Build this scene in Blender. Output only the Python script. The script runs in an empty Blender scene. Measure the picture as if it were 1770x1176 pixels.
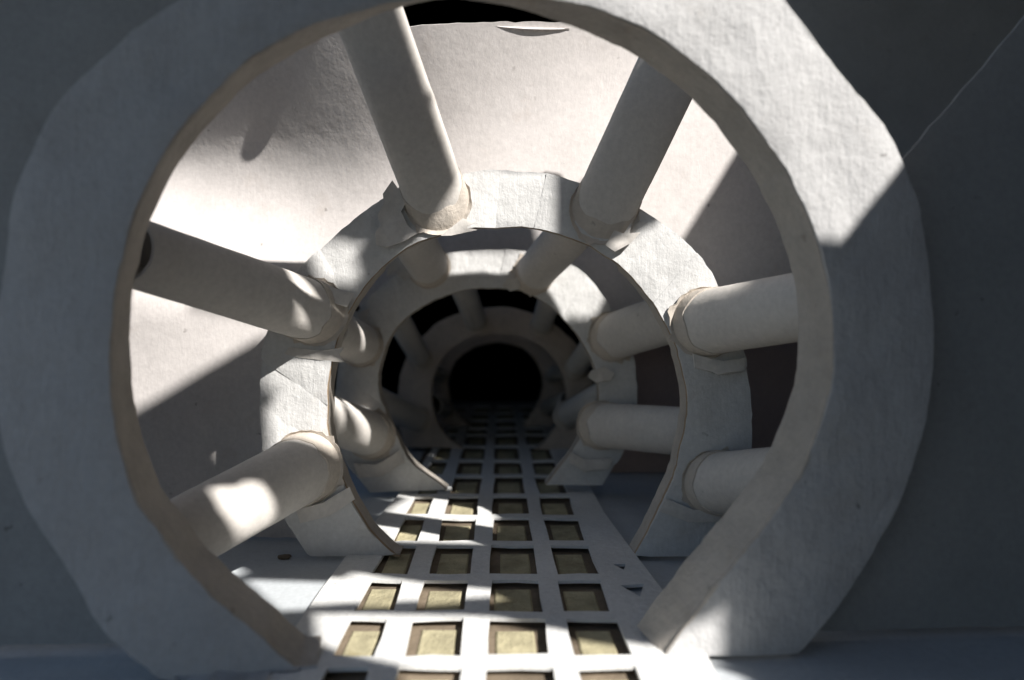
import bpy, bmesh, math, random
from math import radians, sin, cos, pi, sqrt
from mathutils import Vector, noise
from mathutils.geometry import delaunay_2d_cdt
random.seed(7)
scn = bpy.context.scene
C = scn.collection

# ---------------------------------------------------------------- camera
F = 1200.0          # focal length in photo pixels (photo 1770 px wide)
VX, VY = 864.0, 550.0
EYE = 0.12
cam_d = bpy.data.cameras.new("camera"); cam = bpy.data.objects.new("camera", cam_d); C.objects.link(cam)
cam_d.sensor_width = 36.0; cam_d.lens = 36.0*F/1770.0
cam_d.shift_x = (885-VX)/1770.0; cam_d.shift_y = -(588-VY)/1770.0
cam.location = (0, 0, EYE); cam.rotation_euler = (radians(90), 0, 0)
cam_d.clip_start = 0.005; cam_d.clip_end = 50
cam_d.dof.use_dof = True; cam_d.dof.focus_distance = 0.34; cam_d.dof.aperture_fstop = 5.2
scn.camera = cam

# ---------------------------------------------------------------- light
SUN = Vector((1.05, -1.0, 1.25)).normalized()          # towards the sun
elev = math.asin(SUN.z); azim = math.atan2(SUN.x, SUN.y)
w = bpy.data.worlds.new("World"); scn.world = w; w.use_nodes = True
nt = w.node_tree; bg = nt.nodes["Background"]
sky = nt.nodes.new("ShaderNodeTexSky"); sky.sky_type = 'NISHITA'; sky.sun_disc = False
sky.sun_elevation = elev; sky.sun_rotation = azim
nt.links.new(sky.outputs[0], bg.inputs[0]); bg.inputs[1].default_value = 0.058
sl = bpy.data.lights.new("sun", 'SUN'); sl.energy = 5.0; sl.angle = radians(0.75); sl.color = (1.0, 0.965, 0.925)
so = bpy.data.objects.new("sun", sl); C.objects.link(so)
so.rotation_euler = SUN.to_track_quat('Z', 'Y').to_euler(); so.location = SUN*2
scn.view_settings.view_transform = 'Standard'; scn.view_settings.look = 'None'
scn.view_settings.exposure = 0.75; scn.view_settings.gamma = 1.0
scn.cycles.max_bounces = 10; scn.cycles.diffuse_bounces = 8

# ---------------------------------------------------------------- helpers
def tag(o, label=None, cat=None, group=None, kind=None):
    if label: o["label"] = label
    if cat: o["category"] = cat
    if group: o["group"] = group
    if kind: o["kind"] = kind
    return o
def empty(name, loc):
    e = bpy.data.objects.new(name, None); e.empty_display_size = .01; C.objects.link(e); e.location = loc
    return e
def link(name, bm, mat, parent=None, smooth=False):
    me = bpy.data.meshes.new(name)
    bmesh.ops.recalc_face_normals(bm, faces=bm.faces)
    bm.to_mesh(me); bm.free()
    for m in (mat if isinstance(mat, list) else [mat]): me.materials.append(m)
    if smooth:
        for p in me.polygons: p.use_smooth = True
        me.set_sharp_from_angle(angle=radians(40))
    o = bpy.data.objects.new(name, me); C.objects.link(o)
    if parent:
        o.parent = parent
        me.transform(__import__('mathutils').Matrix.Translation(-parent.location))
    return o

def flat(a, b=0.0): return lambda X, Z: a + b*X
def P(px, py, surf):
    """photo position -> point on a surface y = surf(X, Z) of the model"""
    d = surf(0, .1) if callable(surf) else surf
    u, v = (px-VX)/F, (VY-py)/F
    if callable(surf):
        for _ in range(12):
            d = .5*d + .5*surf(u*d, EYE+v*d)
    return Vector((u*d, d, EYE+v*d))
def floorP(px, py, z=0.0):
    d = (EYE-z)*F/(py-VY)
    return Vector(((px-VX)*d/F, d, z))

def catmull(pts, n):
    """dense smooth curve through pts, resampled to n points evenly by length"""
    P_ = [2*pts[0]-pts[1]] + pts + [2*pts[-1]-pts[-2]]
    out = []
    for i in range(1, len(P_)-2):
        for k in range(12):
            t = k/12
            a, b, c, d = P_[i-1], P_[i], P_[i+1], P_[i+2]
            out.append(.5*((2*b)+(c-a)*t+(2*a-5*b+4*c-d)*t*t+(3*b-a-3*c+d)*t**3))
    out.append(pts[-1].copy())
    L = [0]
    for i in range(1, len(out)): L.append(L[-1]+(out[i]-out[i-1]).length)
    res = []; j = 0
    for k in range(n):
        s = L[-1]*k/(n-1)
        while j < len(L)-2 and L[j+1] < s: j += 1
        t = (s-L[j])/max(1e-9, L[j+1]-L[j])
        res.append(out[j].lerp(out[j+1], t))
    return res

def inside(p, poly):
    c = False
    for i in range(len(poly)):
        a, b = poly[i-1], poly[i]
        if (a[1] > p[1]) != (b[1] > p[1]) and p[0] < (b[0]-a[0])*(p[1]-a[1])/(b[1]-a[1])+a[0]: c = not c
    return c
def sheet(name, outline, holes, to3d, mat, parent=None, thick=.0012, step=.01, smooth=True, keep=[]):
    """sheet with holes cut out of it: outline / holes are 2D lists, to3d maps (a, b) to a point"""
    vs, fs = [], []
    for poly in [outline]+holes+keep:
        poly = list(poly)
        if sum(poly[i-1][0]*poly[i][1]-poly[i][0]*poly[i-1][1] for i in range(len(poly))) < 0: poly.reverse()
        b = len(vs); vs += [Vector((p[0], p[1])) for p in poly]; fs.append(list(range(b, len(vs))))
    if step:
        x0 = min(p[0] for p in outline); x1 = max(p[0] for p in outline)
        y0 = min(p[1] for p in outline); y1 = max(p[1] for p in outline)
        nx, ny = int((x1-x0)/step), int((y1-y0)/step)
        for i in range(1, nx+1):
            for j in range(1, ny+1):
                vs.append(Vector((x0+(i-.5+random.uniform(-.2, .2))*step, y0+(j-.5+random.uniform(-.2, .2))*step)))
    rv, re, rf, ov, oe, of = delaunay_2d_cdt(vs, [], fs, 0, 1e-7, True)
    bm = bmesh.new(); bv = [bm.verts.new(to3d(p[0], p[1])) for p in rv]
    for f, org in zip(rf, of):
        if keep:
            c = (sum(rv[i][0] for i in f)/len(f), sum(rv[i][1] for i in f)/len(f))
            ok = any(inside(c, q) for q in keep) or not any(inside(c, q) for q in holes)
        else: ok = 0 in org and not any(o > 0 for o in org)
        if ok:
            try: bm.faces.new([bv[i] for i in f])
            except ValueError: pass
    for v in list(bm.verts):
        if not v.link_faces: bm.verts.remove(v)
    bmesh.ops.recalc_face_normals(bm, faces=bm.faces)
    if thick: bmesh.ops.solidify(bm, geom=bm.faces[:], thickness=thick)
    return link(name, bm, mat, parent, smooth)

# ---------------------------------------------------------------- materials
def paper(name, col, var=.06, bump=.25, scale=1.0, specks=.35, rough=.85, stain=None, stain_amt=.25, fibre=True):
    m = bpy.data.materials.new(name); m.use_nodes = True; n = m.node_tree; N = n.nodes.new; K = n.links.new
    b = n.nodes["Principled BSDF"]; b.inputs["Roughness"].default_value = rough
    b.inputs["Specular IOR Level"].default_value = .25
    tc = N("ShaderNodeTexCoord")
    def noi(s, det=4, r=.6, src=None):
        x = N("ShaderNodeTexNoise"); x.inputs["Scale"].default_value = s*scale; x.inputs["Detail"].default_value = det
        x.inputs["Roughness"].default_value = r; K(src or tc.outputs["Object"], x.inputs["Vector"]); return x.outputs["Fac"]
    def ramp(src, a, bb, c0=(0, 0, 0, 1), c1=(1, 1, 1, 1)):
        r = N("ShaderNodeValToRGB"); r.color_ramp.elements[0].position = a; r.color_ramp.elements[1].position = bb
        r.color_ramp.elements[0].color = c0; r.color_ramp.elements[1].color = c1; K(src, r.inputs[0]); return r.outputs[0]
    def mix(fac, a, bcol, mode='MIX'):
        x = N("ShaderNodeMix"); x.data_type = 'RGBA'; x.blend_type = mode
        if isinstance(fac, float): x.inputs[0].default_value = fac
        else: K(fac, x.inputs[0])
        for idx, val in ((6, a), (7, bcol)):
            if isinstance(val, tuple): x.inputs[idx].default_value = val
            else: K(val, x.inputs[idx])
        return x.outputs[2]
    c0 = tuple(max(0, c*(1-var*1.6)) for c in col)+(1,); c1 = tuple(min(1, c*(1+var)) for c in col)+(1,)
    base = ramp(noi(22, 6, .65), .3, .72, c0, c1)
    fine = ramp(noi(420, 3, .6), .25, .75, (.9, .9, .9, 1), (1.05, 1.05, 1.05, 1))
    base = mix(1.0, base, fine, 'MULTIPLY')
    if stain is None: stain = (col[0]*.62, col[1]*.52, col[2]*.42)
    st = ramp(noi(38, 5, .7), .60, .78)
    sm = N("ShaderNodeMath"); sm.operation = 'MULTIPLY'; sm.inputs[1].default_value = stain_amt; K(st, sm.inputs[0])
    base = mix(sm.outputs[0], base, tuple(stain)+(1,))
    # small dark flecks of dirt
    vo = N("ShaderNodeTexVoronoi"); vo.inputs["Scale"].default_value = 95*scale; vo.inputs["Randomness"].default_value = 1
    wv = N("ShaderNodeTexNoise"); wv.inputs["Scale"].default_value = 260*scale; K(tc.outputs["Object"], wv.inputs["Vector"])
    wm = N("ShaderNodeMix"); wm.data_type = 'VECTOR'; wm.inputs[0].default_value = .006
    K(tc.outputs["Object"], wm.inputs[4]); K(wv.outputs["Color"], wm.inputs[5]); K(wm.outputs[1], vo.inputs["Vector"])
    sp = ramp(vo.outputs["Distance"], .05, .12, (1, 1, 1, 1), (0, 0, 0, 1))
    gate = ramp(noi(60, 2), .52, .6)
    g = N("ShaderNodeMath"); g.operation = 'MULTIPLY'; K(sp, g.inputs[0]); K(gate, g.inputs[1])
    g2 = N("ShaderNodeMath"); g2.operation = 'MULTIPLY'; g2.inputs[1].default_value = specks; K(g.outputs[0], g2.inputs[0])
    base = mix(g2.outputs[0], base, (col[0]*.22, col[1]*.2, col[2]*.18, 1))
    K(base, b.inputs["Base Color"])
    # relief: lumps, fibres, tiny dents
    a1 = noi(75, 5, .6); a2 = noi(700, 3, .7)
    mp = N("ShaderNodeMapping"); mp.inputs["Scale"].default_value = (1, 1, .18); mp.inputs["Rotation"].default_value = (.5, .4, .7)
    K(tc.outputs["Object"], mp.inputs["Vector"]); a3 = noi(420, 3, .7, mp.outputs[0])
    s1 = N("ShaderNodeMath"); s1.operation = 'MULTIPLY_ADD'; s1.inputs[1].default_value = .16; K(a2, s1.inputs[0]); K(a1, s1.inputs[2])
    s2 = N("ShaderNodeMath"); s2.operation = 'MULTIPLY_ADD'; s2.inputs[1].default_value = .3 if fibre else 0; K(a3, s2.inputs[0]); K(s1.outputs[0], s2.inputs[2])
    bp = N("ShaderNodeBump"); bp.inputs["Strength"].default_value = bump; bp.inputs["Distance"].default_value = .0022
    K(s2.outputs[0], bp.inputs["Height"]); K(bp.outputs[0], b.inputs["Normal"])
    return m
WHITE = paper("plaster_card", (.64, .635, .62), bump=.5)
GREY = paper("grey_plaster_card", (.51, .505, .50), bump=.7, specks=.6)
TUBE = paper("tube_paper", (.64, .605, .56), bump=.22)
WALL = paper("wall_paper", (.70, .66, .635), bump=.16, specks=.5)
KRAFT = paper("kraft_edge", (.40, .30, .20), var=.2, bump=.6)
FARC = paper("shaded_far_card", (.52, .44, .37), var=.15, bump=.5)  # shade deep in the tunnel put into the far rings' colour
COLL = paper("collar_paper", (.58, .52, .45), var=.14, bump=.5, stain_amt=.5)
RIM = paper("rim_paper", (.49, .445, .39), var=.16, bump=.6, stain_amt=.5)
FLOOR = paper("floor_card", (.52, .55, .57), bump=.2)
LATT = paper("lattice_card", (.74, .74, .72), bump=.5, specks=.35)
OCHRE = paper("ochre_pad", (.50, .45, .29), var=.3, bump=.8, stain=(.24, .19, .09), stain_amt=.8, scale=1.7)
RECESS = paper("recess_brown", (.22, .175, .125), var=.3, bump=.6)
BLACK = paper("unlit_black", (.020, .017, .018), var=.3, bump=.2, specks=0)  # near-black colour stands in for unlit space behind the model
PANEL = paper("panel_card", (.33, .335, .33), bump=.2, specks=.5)
DARKW = paper("dark_card", (.20, .19, .17), var=.1, bump=.2)

# ---------------------------------------------------------------- surfaces of the model
A_S = flat(.2372, .0765); AW_S = flat(.2556, .042)
B_S = flat(.3445)
def B_W(X, Z):
    def sp(q, wd): return wd*math.log1p(math.exp(max(-40, min(40, q/wd))))
    k = max(0, min(1, (Z-.12)/.10)); k = .06+.50*k*k*(3-2*k)
    f = k*sp(-.045-X, .018)
    q = (X-.0236)*-.47+(Z-.2425)*.88
    return .372 + f - .68*sp(q, .014)
C_S = flat(.466); C_W = flat(.50)
D_S = flat(.623); E_S = flat(.758)

# ---------------------------------------------------------------- floor
FZ = 0.0
def xy(z, wob=0): return lambda x, y: Vector((x, y, z+(noise.noise(Vector((x*30, y*30, z*9)))*wob if wob else 0)))
fl = sheet("floor", [(-.9, -.1), (.9, -.1), (.9, 1.0), (-.9, 1.0)], [[(-.0665, .15), (.056, .15), (.056, .93), (-.0665, .93)]],
           xy(0), FLOOR, thick=.0015, step=0)
tag(fl, kind="structure")
lat = empty("floor_lattice", (0, .5, 0))
tag(lat, "white cut-out card lattice along the floor with ochre squares in its openings", "lattice")
cols = [(-.058, -.043), (-.033, -.0135), (-.004, .017), (.026, .045)]
rows = [.165, .200, .237, .274, .314, .361, .410, .459, .516, .571, .637, .70, .742, .80, .86, .92]
holes = []
for r in range(len(rows)-1):
    y0, y1 = rows[r]+.0038, rows[r+1]-.0038
    for ci, (a, b) in enumerate(cols):
        j = lambda s=.0009: random.uniform(-s, s)
        a0, a1 = a+j(), a+j(); b0, b1 = b+j(), b+j()
        if ci == 0: a1 += .003*(r > 4); a0 += .002*(r > 4)
        h = [(a0, y0+j()), ((a0+b0)/2, y0+j(.0006)), (b0, y0+j()), (b0*.5+b1*.5+j(.0005), (y0+y1)/2), (b1, y1+j()), ((a1+b1)/2, y1+j(.0006)), (a1, y1+j()), (a0*.5+a1*.5+j(.0005), (y0+y1)/2)]
        holes.append(h)
        # brown well floor margin and raised ochre pad
        cx, cy = (a+b)/2+j(.001), (y0+y1)/2+j(.001)
        hx, hy = (b-a)/2*random.uniform(.70, .78), (y1-y0)/2*random.uniform(.74, .82)
        bm = bmesh.new()
        rings = []
        for zz, k in ((-.0006, 1.0), (-.0001, .96), (.0003, .88)):
            rings.append([bm.verts.new((cx+hx*k*sx+.0*j(), cy+hy*k*sy, zz)) for sx, sy in ((-1, -1), (1, -1), (1, 1), (-1, 1))])
        for q in range(2):
            for e in range(4):
                bm.faces.new((rings[q][e], rings[q][(e+1) % 4], rings[q+1][(e+1) % 4], rings[q+1][e]))
        bm.faces.new(rings[2]); bm.faces.new(rings[0][::-1])
        link("pad", bm, OCHRE, lat)
# the small torn triangles in the right margin
for px, py, s in ((1072, 990, 1), (1096, 1032, 1.7)):
    c = floorP(px, py)
    holes.append([(c.x-.003*s, c.y+.003*s), (c.x+.0033*s, c.y+.004*s), (c.x+.001, c.y-.0045*s)])
Lo = [(-.077, .16), (-.066, .155), (.056, .155), (.067, .16)]
right = [(.072, .24), (.070, .30), (.066, .36), (.063, .42), (.0625, .5), (.06, .65), (.06, .93)]
left = [(-.058, .93), (-.06, .65), (-.064, .5), (-.070, .42), (-.075, .36), (-.077, .30), (-.078, .22)]
sheet("lattice_sheet", Lo+right+left, holes, xy(.0016, .0008), LATT, lat, thick=-.0014, step=0, smooth=False)
bm = bmesh.new()
v = [bm.verts.new(p) for p in ((-.08, .12, -.0006), (.08, .12, -.0006), (.08, .98, -.0006), (-.08, .98, -.0006))]
bm.faces.new(v); link("well_bottom", bm, RECESS, lat)
bm = bmesh.new()
for x in (-.0667, .0563):
    v = [bm.verts.new(p) for p in ((x, .12, -.0006), (x, .98, -.0006), (x, .98, .0012), (x, .12, .0012))]
    bm.faces.new(v)
link("well_side", bm, RECESS, lat)

# ---------------------------------------------------------------- ring frames
def ring(label, inner_px, outer_px, surf, t, n=120, back_dx=0.0, rag=.0007, pads=(), seed=0, rimmat=None, scale=1.0, flare=0.0, edgemat=None, facemat=None, tvar=None, smooth=6):
    inn = catmull([P(x, y, surf) for x, y in inner_px], n)
    out = catmull([P(x, y, surf) for x, y in outer_px], n)
    base = (inn[0]+out[0]+inn[-1]+out[-1])/4; base.z = 0
    root = empty("ring_frame", base)
    tag(root, label, "ring frame", "horseshoe ring frames one behind another")
    ns = lambda p, f, k: noise.noise(Vector((p.x*f+seed*7.3, p.z*f+k*3.1, seed)))
    cx = sum((p.x for p in inn))/n; cz = sum((p.z for p in inn))/n
    def radial(p): 
        v = Vector((p.x-cx, 0, p.z-cz)); return v.normalized()
    for _ in range(smooth):
        q = inn[:]
        for k in range(1, n-1): q[k] = (inn[k-1]+inn[k]*2+inn[k+1])/4
        inn = q
    I = []; O = []
    for k in range(n):
        e = min(1, k/4, (n-1-k)/4)
        a = inn[k]+radial(inn[k])*(ns(inn[k], 60, 1)*rag*1.3+ns(inn[k], 260, 2)*rag*.7)*e
        b = out[k]+radial(out[k])*(ns(out[k], 50, 3)*rag*1.6+ns(out[k], 240, 4)*rag*.8)*e
        a.z = max(a.z, .0022); b.z = max(b.z, .0022)
        I.append(a); O.append(b)
    # face plate
    M = 8; bm = bmesh.new(); g = []
    for k in range(n):
        row = []
        for m in range(M+1):
            p = I[k].lerp(O[k], m/M)
            p = p+Vector((0, ns(p, 45, 5)*.0012*scale+ns(p, 150, 6)*.0004*scale, 0))
            if m in (0, M): p.y += .0005
            row.append(bm.verts.new(p))
        g.append(row)
    for k in range(n-1):
        for m in range(M):
            bm.faces.new((g[k][m], g[k+1][m], g[k+1][m+1], g[k][m+1]))
    bmesh.ops.recalc_face_normals(bm, faces=bm.faces)
    bmesh.ops.solidify(bm, geom=bm.faces[:], thickness=.0016*scale)
    link("face", bm, facemat or WHITE, root, True)
    # inner rim band and outer band going back
    def band(name, pts, mat, off, sgn, flare=0):
        bm = bmesh.new(); rows_ = []
        for k in range(n):
            rv_ = radial(pts[k]); row = []; tk = tvar(pts[k], name) if tvar else 1
            for m in range(6):
                f = m/5
                p = pts[k]-rv_*(flare*f*max(0, min(1, (cz-pts[k].z)/.09)))+rv_*(off+.0004*ns(pts[k]+Vector((0, 0, f*.01)), 90, 8+m)*scale)+Vector((back_dx*f, .0012+(t-.0012)*f*tk, 0))
                p.z = max(p.z, .0018)
                row.append(bm.verts.new(p))
            rows_.append(row)
        for k in range(n-1):
            for m in range(5): bm.faces.new((rows_[k][m], rows_[k+1][m], rows_[k+1][m+1], rows_[k][m+1]))
        bmesh.ops.recalc_face_normals(bm, faces=bm.faces)
        bmesh.ops.solidify(bm, geom=bm.faces[:], thickness=.0011*scale*sgn)
        link(name, bm, mat, root, True)
    band("rim", I, rimmat or RIM, .0009*scale, 1, flare)
    band("outer_band", O, WHITE, -.0016*scale, 1)
    # brown torn edge of the card along the opening
    bm = bmesh.new(); prev = None
    for k in range(n):
        rv_ = radial(I[k]); wd = scale*(.0003+.0006*abs(ns(I[k], 120, 14)))*(1 if edgemat else 1.9)
        pts4 = [I[k]+rv_*wd*1.1+Vector((0, -.0006*scale, 0)), I[k]-rv_*.0004*scale+Vector((0, -.0003*scale, 0)), I[k]-rv_*.0003*scale+Vector((0, .0022*scale, 0)), I[k]+rv_*wd*1.1+Vector((0, .0015*scale, 0))]
        cur = [bm.verts.new(p) for p in pts4]
        if prev:
            for q in range(4): bm.faces.new((prev[q], cur[q], cur[(q+1) % 4], prev[(q+1) % 4]))
        prev = cur
    link("torn_edge", bm, edgemat or KRAFT, root, False)
    # raised mounting pads under the tubes
    for (px, py, half) in pads:
        c = P(px, py, surf)
        k0 = min(range(n), key=lambda k: ((I[k]+O[k])/2-c).length)
        ks = [k for k in range(max(0, k0-half), min(n-1, k0+half)+1)]
        bm = bmesh.new(); rows_ = []
        for k in ks:
            e = 1-abs((k-k0)/(half+.01))**2
            row = []
            for m in range(6):
                f = m/5*1.02-.01
                p = I[k].lerp(O[k], f)
                kk = k+(f-.5)**2*-6*(1 if k > k0 else -1)
                q = I[k].lerp(O[k], f)
                q.y += -.0007*scale-.0016*scale*e**.5+ns(q, 200, 20)*.0004*scale
                row.append(bm.verts.new(q))
            rows_.append(row)
        for a_ in range(len(rows_)-1):
            for m in range(5): bm.faces.new((rows_[a_][m], rows_[a_+1][m], rows_[a_+1][m+1], rows_[a_][m+1]))
        bmesh.ops.recalc_face_normals(bm, faces=bm.faces)
        bmesh.ops.solidify(bm, geom=bm.faces[:], thickness=.0009*scale)
        link("mounting_pad", bm, WHITE, root, True)
    return root

ringA_in = [(548, 1186), (480, 1128), (400, 1062), (280, 945), (218, 850), (196, 760), (188, 640), (190, 530), (205, 440), (240, 335), (310, 215), (415, 103), (500, 55), (600, 12), (700, -8), (790, -14), (860, -15), (980, -8), (1095, 40), (1200, 98), (1290, 190), (1370, 310), (1420, 420), (1441, 520), (1447, 630), (1422, 747), (1369, 856), (1311, 931), (1242, 1006), (1185, 1075), (1147, 1136)]
ringA_out = [(300, 1190), (190, 1092), (98, 950), (30, 830), (4, 720), (0, 600), (10, 470), (36, 330), (90, 205), (180, 100), (300, 10), (420, -30), (560, -36), (680, -34), (780, -30), (880, -34), (1000, -52), (1150, -66), (1300, -66), (1352, 2), (1397, 60), (1442, 117), (1487, 174), (1533, 232), (1562, 300), (1585, 375), (1607, 510), (1607, 640), (1588, 760), (1540, 885), (1475, 1000), (1412, 1085), (1376, 1130)]
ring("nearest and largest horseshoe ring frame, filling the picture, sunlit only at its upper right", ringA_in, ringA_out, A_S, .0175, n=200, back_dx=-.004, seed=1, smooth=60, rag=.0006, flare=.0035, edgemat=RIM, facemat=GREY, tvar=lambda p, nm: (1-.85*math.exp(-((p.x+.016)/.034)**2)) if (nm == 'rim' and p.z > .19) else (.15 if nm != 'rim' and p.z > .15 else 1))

ringB_in = [(692, 967), (650, 931), (615, 875), (588, 822), (568, 753), (565, 672), (575, 615), (603, 534), (650, 470), (700, 430), (760, 405), (830, 393), (900, 392), (960, 402), (1030, 430), (1095, 480), (1142, 545), (1172, 610), (1189, 690), (1181, 760), (1157, 845), (1122, 915), (1092, 968)]
ringB_out = [(538, 967), (500, 900), (466, 820), (452, 720), (452, 640), (470, 560), (520, 470), (585, 405), (665, 345), (760, 308), (870, 298), (960, 305), (1050, 335), (1110, 368), (1190, 424), (1240, 500), (1280, 590), (1296, 690), (1293, 780), (1270, 860), (1245, 915), (1217, 968)]
padsB = [(757, 355, 8), (1040, 365, 8), (510, 560, 8), (1235, 560, 8), (510, 840, 8), (1225, 835, 8)]
ring("second ring frame from the camera, its top left and right edge in bright sun", ringB_in, ringB_out, B_S, .014, n=140, seed=2, pads=padsB, scale=.9, tvar=lambda p, nm: .25 if p.z > .145 else 1)

ringC_in = [(772, 846), (733, 817), (703, 793), (686, 750), (665, 710), (652, 658), (674, 580), (705, 547), (760, 513), (835, 497), (900, 501), (952, 528), (1003, 585), (1032, 645), (1036, 692), (1015, 735), (985, 785), (944, 838)]
ringC_out = [(640, 851), (612, 815), (592, 775), (583, 725), (583, 650), (598, 585), (640, 515), (700, 465), (775, 440), (860, 432), (930, 440), (1000, 465), (1047, 520), (1085, 590), (1098, 650), (1097, 715), (1078, 775), (1040, 838)]
padsC = [(742, 478, 7), (935, 478, 7), (620, 600, 7), (1060, 590, 7), (645, 760, 7), (1040, 745, 7)]
ring("third ring frame, seen through the second, with a sunlit block at its upper right", ringC_in, ringC_out, C_S, .012, n=110, seed=3, pads=padsC, scale=.85)

ringD_in = [(799, 775), (770, 755), (753, 725), (746, 690), (750, 650), (772, 608), (812, 584), (865, 577), (915, 586), (955, 615), (977, 655), (980, 695), (966, 735), (925, 781)]
ringD_out = [(700, 773), (692, 735), (688, 695), (695, 640), (722, 590), (770, 552), (830, 534), (890, 534), (950, 556), (1000, 600), (1022, 650), (1024, 700), (1012, 745), (990, 780)]
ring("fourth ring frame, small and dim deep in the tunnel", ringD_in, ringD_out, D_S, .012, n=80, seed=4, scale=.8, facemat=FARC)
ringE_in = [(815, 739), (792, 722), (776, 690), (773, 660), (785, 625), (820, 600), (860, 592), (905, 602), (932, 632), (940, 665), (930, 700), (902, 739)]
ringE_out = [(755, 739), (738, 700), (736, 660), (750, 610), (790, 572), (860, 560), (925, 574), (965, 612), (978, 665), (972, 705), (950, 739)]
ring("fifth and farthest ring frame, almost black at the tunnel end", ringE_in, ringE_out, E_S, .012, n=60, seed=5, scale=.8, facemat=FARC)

# ---------------------------------------------------------------- tubes between the rings
def tube(label, near, wn, dn, far, wf, df, seed, grp, rag=1.0, nick=None):
    n3 = P(near[0], near[1], dn); f3 = P(far[0], far[1], df)
    rn, rf = wn*dn/F/2, wf*df/F/2
    root = empty("tube", f3.copy())
    tag(root, label, "tube", grp)
    NS, NA = 26, 48; th = .0011*rf/.016
    bm = bmesh.new(); outer = []; inner = []
    for i in range(NS+1):
        t = i/NS; c = n3.lerp(f3, t); r = rn+(rf-rn)*t
        ro = []; ri = []
        for a in range(NA):
            ang = 2*pi*a/NA
            dv = Vector((cos(ang), 0, sin(ang)))
            wob = 1+.018*noise.noise(Vector((cos(ang)*1.4, sin(ang)*1.4, t*3+seed*5)))+.008*noise.noise(Vector((cos(ang)*5, sin(ang)*5, t*12+seed)))
            if nick and abs(t-nick) < .03: wob += .03*max(0, 1-abs(t-nick)/.03)*max(0, cos(ang-.3))
            ed = noise.noise(Vector((cos(ang)*3, sin(ang)*3, seed)))*.0012 if i == 0 else 0
            ro.append(bm.verts.new(c+dv*r*wob+Vector((0, ed, 0))))
            ri.append(bm.verts.new(c+dv*(r*wob-th)+Vector((0, ed, 0))))
        outer.append(ro); inner.append(ri)
    for i in range(NS):
        for a in range(NA):
            b = (a+1) % NA
            bm.faces.new((outer[i][a], outer[i][b], outer[i+1][b], outer[i+1][a]))
            bm.faces.new((inner[i][a], inner[i+1][a], inner[i+1][b], inner[i][b]))
    for a in range(NA):
        b = (a+1) % NA
        bm.faces.new((outer[0][a], inner[0][a], inner[0][b], outer[0][b]))
        bm.faces.new((outer[NS][a], outer[NS][b], inner[NS][b], inner[NS][a]))
    link("tube_wall", bm, TUBE, root, True)
    # paper collar wrapped round the foot of the tube, with a torn skirt spread on the ring
    rnd = random.Random(seed*13+5)
    bm = bmesh.new(); NAc = 44; L = [[], [], []]
    ax = (n3-f3)
    for a in range(NAc):
        ang = 2*pi*a/NAc; dv = Vector((cos(ang), 0, sin(ang)))
        h = .10+.03*noise.noise(Vector((cos(ang)*2, sin(ang)*2, seed*3)))
        L[0].append(bm.verts.new(f3+ax*h+dv*(rf*1.025)))
        L[1].append(bm.verts.new(f3+ax*.02+dv*(rf*1.05)))
        k = 1.08+.10*abs(noise.noise(Vector((cos(ang)*4, sin(ang)*4, seed*2.2))))*rag
        if rnd.random() < .12*rag: k += rnd.uniform(.06, .2)
        L[2].append(bm.verts.new(f3+dv*rf*k+Vector((0, -.0018*rf/.016-rnd.uniform(0, .0008)*rf/.016, 0))))
    e_ = .0004*rf/.016
    rowsC = [L[0], L[1], L[2]]
    for q in (2, 1, 0):
        rr = []
        for a in range(NAc):
            dv = Vector((cos(2*pi*a/NAc), 0, sin(2*pi*a/NAc)))
            rr.append(bm.verts.new(L[q][a].co+(Vector((0, e_*2, 0)) if q == 2 else -dv*e_*2)))
        rowsC.append(rr)
    for q in range(6):
        for a in range(NAc):
            b = (a+1) % NAc; bm.faces.new((rowsC[q][a], rowsC[q][b], rowsC[(q+1) % 6][b], rowsC[(q+1) % 6][a]))
    link("torn_collar", bm, COLL, root, True)
    return root
dn, df = .267, .3425
g1 = "tubes between the nearest and second rings"
tube("white tube at upper left between the nearest and second rings, right flank in sun", (612, -45), 124, .285, (757, 350), 106, df, 1, g1, nick=.55)
tube("shaded grey tube at upper right between the nearest and second rings", (1200, 30), 118, .312, (1042, 365), 108, df, 2, g1)
tube("tube at left with its hollow near end dark and its far end sunlit", (205, 428), 124, .262, (545, 540), 106, df, 3, g1)
tube("shaded tube at right running behind the rim of the nearest ring", (1490, 512), 124, dn, (1218, 558), 112, df, 4, g1)
tube("tube at lower left with a round white sun patch on it", (240, 965), 130, dn, (532, 806), 116, df, 5, g1)
tube("shaded stubby tube at lower right above the ring's right foot", (1450, 822), 122, dn, (1236, 836), 108, df, 6, g1)
dn, df = .388, .4645
g2 = "tubes between the second and third rings"
tube("brownish tube at top left, through the second ring's opening", (700, 390), 82, dn, (742, 462), 68, df, 7, g2)
tube("shaded tube at top right, through the second ring's opening", (1010, 375), 84, dn, (922, 474), 66, df, 8, g2)
tube("short brownish tube at left, just inside the second ring", (560, 565), 84, dn, (624, 596), 72, df, 9, g2)
tube("tube at right, just inside the second ring and above the black gap", (1215, 532), 92, dn, (1060, 582), 80, df, 10, g2)
tube("brightly sunlit tube at lower left, just inside the second ring", (520, 705), 84, dn, (642, 752), 78, df, 11, g2)
tube("pale level tube at lower right, just inside the second ring", (1235, 750), 86, dn, (1038, 735), 78, df, 12, g2)
dn, df = .50, .621
g3 = "tubes between the third and fourth rings"
tube("dim top left tube beyond the third ring", (790, 470), 48, dn, (822, 556), 36, df, 13, g3)
tube("dim top right tube beyond the third ring", (965, 475), 46, dn, (936, 562), 36, df, 14, g3)
tube("dim left tube beyond the third ring", (670, 520), 46, dn, (727, 620), 36, df, 15, g3)
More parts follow.
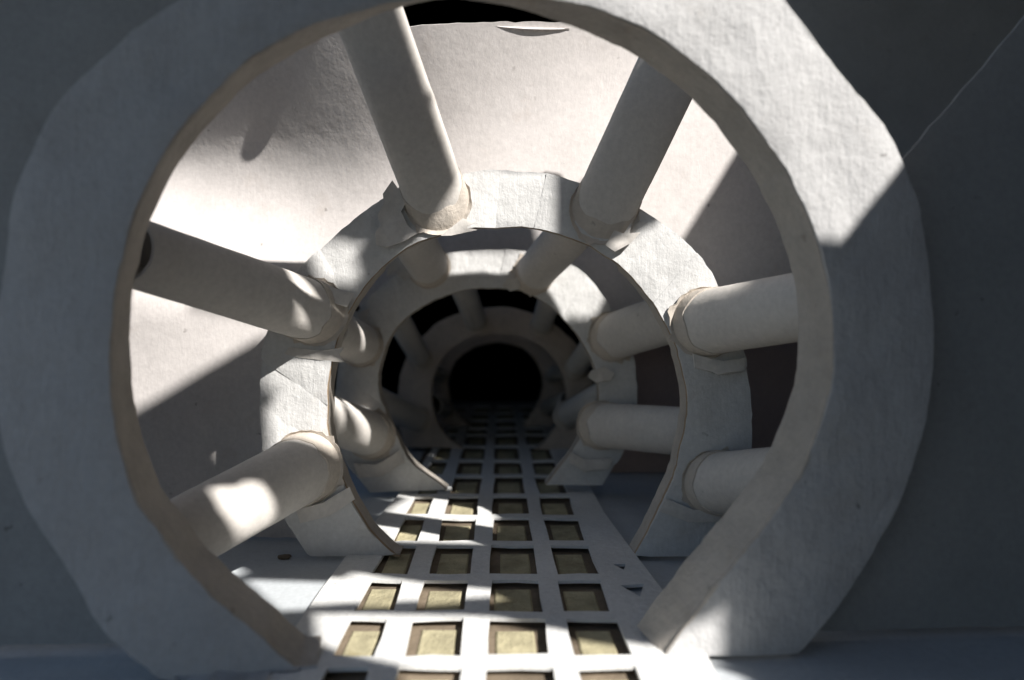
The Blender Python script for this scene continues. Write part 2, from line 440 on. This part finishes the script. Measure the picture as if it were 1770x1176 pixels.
tube("dim right tube beyond the third ring", (1060, 550), 48, dn, (996, 635), 38, df, 16, g3)
tube("dim lower left tube beyond the third ring", (620, 680), 54, dn, (722, 725), 44, df, 17, g3)
tube("dim reddish lower right tube beyond the third ring", (1075, 668), 54, dn, (980, 718), 44, df, 18, g3)
dn, df = .65, .7565
g4 = "tubes between the fourth and farthest rings"
for nm, ne, fa, sd in (("lower left", (748, 700), (770, 708), 19), ("lower right", (985, 690), (945, 705), 20), ("right", (1000, 640), (955, 648), 21), ("left", (735, 640), (760, 650), 22)):
    tube("barely visible dark %s tube beyond the fourth ring" % nm, ne, 32, dn, fa, 27, df, sd, g4)

# torn scraps of paper left standing round the tube feet
def scrap(pts, d, parent_i):
    root = [o for o in bpy.data.objects if o.name.startswith("ring_frame")][parent_i]
    pp = [P(x, y, d) for x, y in pts]
    base = pp[0].y
    sheet("torn_scrap", [(p.x, p.z) for p in pp], [], lambda x, z: Vector((x, base+.0016*noise.noise(Vector((x*150, z*150, 3))), z)), TUBE, root, thick=.0006, step=.003)
scrap([(678, 312), (688, 326), (696, 318), (702, 352), (694, 366), (706, 392), (722, 404), (700, 418), (668, 428), (650, 424), (649, 402), (658, 390), (652, 372), (664, 352), (662, 336)], .339, 1)
scrap([(513, 472), (526, 480), (548, 482), (580, 500), (612, 508), (600, 530), (560, 520), (536, 500), (516, 488)], .3375, 1)
scrap([(1062, 398), (1078, 404), (1092, 384), (1088, 404), (1106, 402), (1090, 420), (1062, 436), (1046, 424)], .338, 1)
scrap([(800, 378), (822, 384), (806, 394), (826, 398), (780, 408), (762, 408)], .338, 1)
scrap([(690, 430), (704, 446), (716, 440), (722, 470), (700, 486), (682, 470), (668, 480), (672, 452)], .462, 2)
scrap([(600, 535), (622, 540), (640, 532), (634, 552), (648, 566), (618, 572), (596, 560)], .461, 2)
scrap([(1022, 640), (1046, 634), (1062, 646), (1054, 658), (1030, 662), (1016, 652)], .461, 2)
scrap([(500, 600), (556, 606), (596, 600), (586, 614), (594, 626), (560, 622), (520, 618), (492, 612)], .342, 1)
scrap([(1196, 612), (1250, 626), (1290, 618), (1284, 640), (1240, 648), (1200, 636)], .340, 1)
scrap([(1150, 862), (1200, 882), (1256, 878), (1240, 902), (1190, 902), (1140, 884)], .340, 1)
scrap([(512, 880), (560, 868), (604, 842), (612, 862), (570, 890), (520, 904)], .340, 1)
scrap([(612, 800), (650, 804), (690, 780), (700, 798), (660, 824), (622, 826)], .461, 2)
scrap([(985, 782), (1010, 796), (1060, 792), (1052, 812), (1010, 816), (984, 800)], .461, 2)
scrap([(880, 478), (892, 462), (888, 482), (902, 476), (898, 500), (882, 504), (868, 494)], .460, 2)

# ---------------------------------------------------------------- panels behind the rings
def wxz(surf, amp=.0012):
    return lambda x, z: Vector((x, surf(x, z)+amp*noise.noise(Vector((x*14, z*14, surf(0, 0)*50))), z))
def arc(cx, cz, r, a0, a1, n):
    return [(cx+r*cos(radians(a0+(a1-a0)*i/n)), cz+r*sin(radians(a0+(a1-a0)*i/n))) for i in range(n+1)]
def rough(pts, amp, seg):
    out = []
    for i in range(len(pts)):
        a, b = Vector(pts[i]), Vector(pts[(i+1) % len(pts)]); L = (b-a).length; k = max(1, int(L/seg))
        for q in range(k):
            p = a.lerp(b, q/k)
            out.append((p.x+amp*noise.noise(Vector((p.x*200, p.y*200, 1))), max(.0012, p.y+amp*noise.noise(Vector((p.x*170, p.y*170, 9))))))
    return out
# panel behind ring B
def bpx(pts): return [(P(x, y, .372).x, P(x, y, .372).z) for x, y in pts]
oB = [(-.30, .0015), (-.30, .21), (-.27, .30)]+[(P(x, y, B_W).x, P(x, y, B_W).z) for x, y in ((330, 48), (560, 45), (700, 47), (850, 39), (1000, 37), (1060, 40), (1160, 50), (1260, 90), (1400, 300), (1440, 430), (1440, 520), (1340, 520))]
inB = arc(.0046, .077, .100, 28, 231, 60)
oB = oB+[p for p in inB if p[1] > .002]+[(-.058, .0015)]
rw = empty("back_panel", (0, .372, 0))
tag(rw, "large pale curved panel behind the second ring, its cut top edge against black", "panel")
sheet("panel_sheet", rough(oB, .0009, .004), [], wxz(B_W), WALL, rw, thick=.0012, step=.008)
# paper flaps peeling from the top of the panel
def flap(px0, px1, py, h, root, surf, lift):
    bm = bmesh.new(); g = []
    for i in range(15):
        f = i/14; row = []
        x = px0+(px1-px0)*f
        w_ = h*(sin(pi*f)**.6)
        for j in range(6):
            q = j/5
            p = P(x, py+(f*5)+w_*q, surf); p.y -= .0012+lift*q*q*sin(pi*f)
            row.append(bm.verts.new(p))
        g.append(row)
    for i in range(14):
        for j in range(5): bm.faces.new((g[i][j], g[i+1][j], g[i+1][j+1], g[i][j+1]))
    bmesh.ops.recalc_face_normals(bm, faces=bm.faces); bmesh.ops.solidify(bm, geom=bm.faces[:], thickness=.0004)
    link("paper_flap", bm, WALL, root, True)
flap(500, 556, 62, 12, rw, B_W, .003)
flap(850, 985, 46, 7, rw, B_W, .0016)
# panel behind ring C
def cp(x, y): p = P(x, y, .512); return (p.x, p.z)
oC = [cp(640, 560), cp(600, 470), cp(590, 330), cp(1240, 330), cp(1240, 540), cp(1130, 555)]
inC = [cp(864+212*cos(radians(a)), 690-232*sin(radians(a))) for a in range(20, 152, 6)]
rc = empty("back_panel", (0, .512, .1))
tag(rc, "grey panel showing above the third ring, through the second ring's opening", "panel")
sheet("panel_sheet", rough(oC+inC, .0008, .005), [], wxz(C_W), WALL, rc, thick=.0012, step=.01)
# panel behind ring A (left and right of it)
AWx = lambda px, py: (lambda p: (p.x, p.z))(P(px, py, AW_S))
ra = empty("front_panel", (0, .2556, 0))
tag(ra, "broad bluish panel standing behind the nearest ring, in shade at both sides of the picture", "panel")
oL = [(-.50, .0035), (-.50, .42), AWx(330, -200), AWx(330, 60), AWx(170, 200), AWx(90, 500), AWx(110, 800), AWx(250, 1030), AWx(330, 1120)]
oL[-1] = (oL[-1][0], .0035)
sheet("panel_sheet", rough(oL, .0006, .006), [], wxz(AW_S), PANEL, ra, thick=.0015, step=.012)
oR = [AWx(1320, 1105), AWx(1420, 950), AWx(1500, 780), AWx(1530, 600), AWx(1520, 420), AWx(1490, 345), AWx(1514, 328), AWx(1640, 180), AWx(1850, -66), (.42, .38), (.42, .0035)]
oR[0] = (oR[0][0], .0035)
sheet("panel_sheet", rough(oR, .0006, .006), [], wxz(AW_S), PANEL, ra, thick=.0015, step=.012)

bm = bmesh.new()  # added panel, lifts the void behind the second ring from pure black
qv = [[bm.verts.new((.082+.4*i/8, .535+.01*noise.noise(Vector((i*.5, j*.5, 2))), .0012+.215*j/8)) for j in range(9)] for i in range(9)]
for i in range(8):
    for j in range(8): bm.faces.new((qv[i][j], qv[i+1][j], qv[i+1][j+1], qv[i][j+1]))
bmesh.ops.recalc_face_normals(bm, faces=bm.faces); bmesh.ops.solidify(bm, geom=bm.faces[:], thickness=.0012)
tag(link("gap_tone_panel", bm, paper("umber_card", (.42, .33, .30), bump=.3), None, True), "dark brown panel at the right, in the gaps behind the second ring's right side", "panel")

bm = bmesh.new()  # added board, gives the empty dark background a dim tone
qv = [[bm.verts.new((.19+.6*i/8, .62+.02*noise.noise(Vector((i*.5, j*.5, 8))), .0012+.62*j/8)) for j in range(9)] for i in range(9)]
for i in range(8):
    for j in range(8): bm.faces.new((qv[i][j], qv[i+1][j], qv[i+1][j+1], qv[i][j+1]))
bmesh.ops.recalc_face_normals(bm, faces=bm.faces); bmesh.ops.solidify(bm, geom=bm.faces[:], thickness=.0012)
tag(link("background_filler", bm, WALL, None, True), "dim board standing far back, just showing above the sunlit corner of the nearest ring", "board")

# small dark crumb on the floor by the second ring's left foot
bm = bmesh.new(); bmesh.ops.create_icosphere(bm, subdivisions=2, radius=.0022)
for v in bm.verts:
    v.co = Vector((v.co.x*1.6, v.co.y, v.co.z*.6))*(1+.4*noise.noise(v.co*900)); v.co += floorP(492, 966)+Vector((0, 0, .001))
tag(link("crumb", bm, RECESS, None, True), "tiny dark crumb on the floor beside the second ring's left foot", "crumb")

# ---------------------------------------------------------------- added dark sheets around the model
def quad(name, pts, mat, **k):
    bm = bmesh.new(); bm.faces.new([bm.verts.new(p) for p in pts])
    bmesh.ops.solidify(bm, geom=bm.faces[:], thickness=.003)
    o = link(name, bm, mat); tag(o, **k); return o
quad("backdrop", [(-1.2, 1.05, -.02), (1.2, 1.05, -.02), (1.2, 1.05, 1.0), (-1.2, 1.05, 1.0)], BLACK, kind="structure")  # added black sheet in place of the dark space beyond the panels
cov = empty("tunnel_blackout", (0, .7, 0))  # added cover, blocks sky light above the far rings
tag(cov, "added black cover that keeps light out of the far end of the tunnel", "cover")
def q2(name, pts):
    bm = bmesh.new(); bm.faces.new([bm.verts.new(p) for p in pts]); bmesh.ops.solidify(bm, geom=bm.faces[:], thickness=.002); link(name, bm, BLACK, cov)
q2("blackout_top", [(-.2, .60, .22), (.2, .60, .22), (.2, 1.04, .22), (-.2, 1.04, .22)])
q2("blackout_side", [(-.2, .56, .003), (-.2, .56, .24), (-.2, 1.04, .24), (-.2, 1.04, .003)])
q2("blackout_side", [(.2, .56, .003), (.2, .56, .24), (.2, 1.04, .24), (.2, 1.04, .003)])
quad("side_light_block", [(.30, .12, .0012), (.30, .385, .0012), (.30, .385, .33), (.30, .12, .33)], DARKW,  # added out of view to block sky light from the right
     label="added unseen grey-brown screen blocking sky light to the right of the model", cat="screen")
# ---------------------------------------------------------------- added card between sun and model, its openings cut to place the sun patches
e1 = SUN.cross(Vector((0, 0, 1))).normalized(); e2 = e1.cross(SUN).normalized()
GC = Vector((.10, .244, .20))+SUN*.30
def sunp(p): v = p-GC; return (v.dot(e1), v.dot(e2))
lit = []
def L_(surf, pts): lit.append([sunp(P(x, y, surf)) for x, y in pts])
def LF(pts): lit.append([sunp(floorP(x, y)) for x, y in pts])
L_(A_S, [(960, -70), (1275, -76), (1340, -18), (1430, 106), (1524, 229), (1421, 392), (1380, 400), (1150, 120), (1000, 20), (940, 0)])       # ring A
L_(B_W, [(740, 225), (1090, 40), (1400, 60), (1286, 235), (1182, 405), (1120, 510), (1000, 420), (720, 420), (740, 330)])
L_(B_S, [(700, 400), (800, 300), (1100, 300), (1200, 370), (1190, 424), (1130, 542), (1060, 500), (1000, 440), (800, 440)])
L_(B_S, [(545, 458), (590, 380), (640, 345), (685, 335), (690, 350), (660, 375), (652, 415), (600, 450), (560, 470), (535, 472)])
L_(B_W, [(200, 330), (260, 200), (400, 60), (800, 30), (1110, 40), (830, 250), (720, 380), (520, 500), (460, 582), (230, 715), (190, 720)])   # left of panel
L_(.32, [(492, 452), (512, 446), (610, 505), (625, 560), (575, 605), (530, 570), (508, 535), (498, 490)])
L_(B_S, [(575, 600), (540, 640), (460, 706), (460, 790), (520, 800), (575, 800)])
L_(.30, [(402, 856), (428, 830), (462, 818), (500, 850), (502, 890), (430, 945), (385, 960), (345, 930), (340, 880)])
L_(C_S, [(770, 440), (910, 440), (885, 505), (770, 505)])
L_(C_S, [(925, 525), (1000, 440), (1063, 455), (1037, 525), (1020, 556), (955, 548)])
L_(.44, [(560, 680), (610, 680), (690, 705), (700, 770), (675, 800), (640, 780), (560, 748)])
LF([(640, 905), (700, 868), (770, 855), (850, 862), (853, 948), (665, 942)])
LF([(425, 1003), (590, 1008), (606, 998), (690, 1012), (850, 1028), (872, 1037), (740, 1046), (590, 1050), (480, 1056)])
LF([(538, 1070), (700, 1072), (850, 1076), (1000, 1108), (1190, 1140), (1290, 1172), (1300, 1260), (720, 1260), (690, 1160), (590, 1135), (545, 1120)])
L_(A_S, [(1140, 1150), (1150, 1100), (1215, 1075), (1240, 1060), (1240, 1150)])
L_(.292, [(640, -20), (720, -60), (800, 215), (720, 215), (680, 120)])
L_(.325, [(700, 190), (810, 190), (850, 405), (768, 410), (735, 300), (712, 232)])
L_(.60, [(700, 662), (722, 655), (735, 668), (725, 685), (708, 686)])
def strip(near, wn, dn, far, wf, df, lo, hi, ext):
    a, b = Vector(sunp(P(near[0], near[1], dn))), Vector(sunp(P(far[0], far[1], df)))
    rr = wf*df/F/2; u_ = (b-a).normalized(); b = b+u_*rr*ext; q = u_; q = Vector((-q.y, q.x)); ra_, rb_ = wn*dn/F/2, wf*df/F/2
    return [a+q*ra_*lo, a+q*ra_*hi, b+q*rb_*hi, b+q*rb_*lo]
islands = [strip((612, -45), 124, .285, (757, 350), 106, .3425, .05, 1.0, .1), strip((1200, 30), 118, .312, (1042, 365), 108, .345, -1.2, 1.25, 1.15)]  # strips left in the card to shade the two upper tubes
bb = [(-.95, -.52), (.50, -.52), (.50, .85), (-.95, .85)]
def torn(poly):
    out = []
    for i in range(len(poly)):
        a, b = Vector(poly[i]), Vector(poly[(i+1) % len(poly)]); k = max(1, int((b-a).length/.004))
        for q in range(k):
            p = a.lerp(b, q/k); out.append((p.x+.0005*noise.noise(Vector((p.x*300, p.y*300, 2))), p.y+.0005*noise.noise(Vector((p.x*300, p.y*300, 7)))))
    return out
sh = sheet("shade_card", bb, [torn(p) for p in lit], lambda a, b: GC+e1*a+e2*b, DARKW, None, thick=.0008, step=0, smooth=False, keep=[torn(q) for q in islands])
tag(sh, "large unseen card added above the model, its openings cut to shape the sun patches", "card")
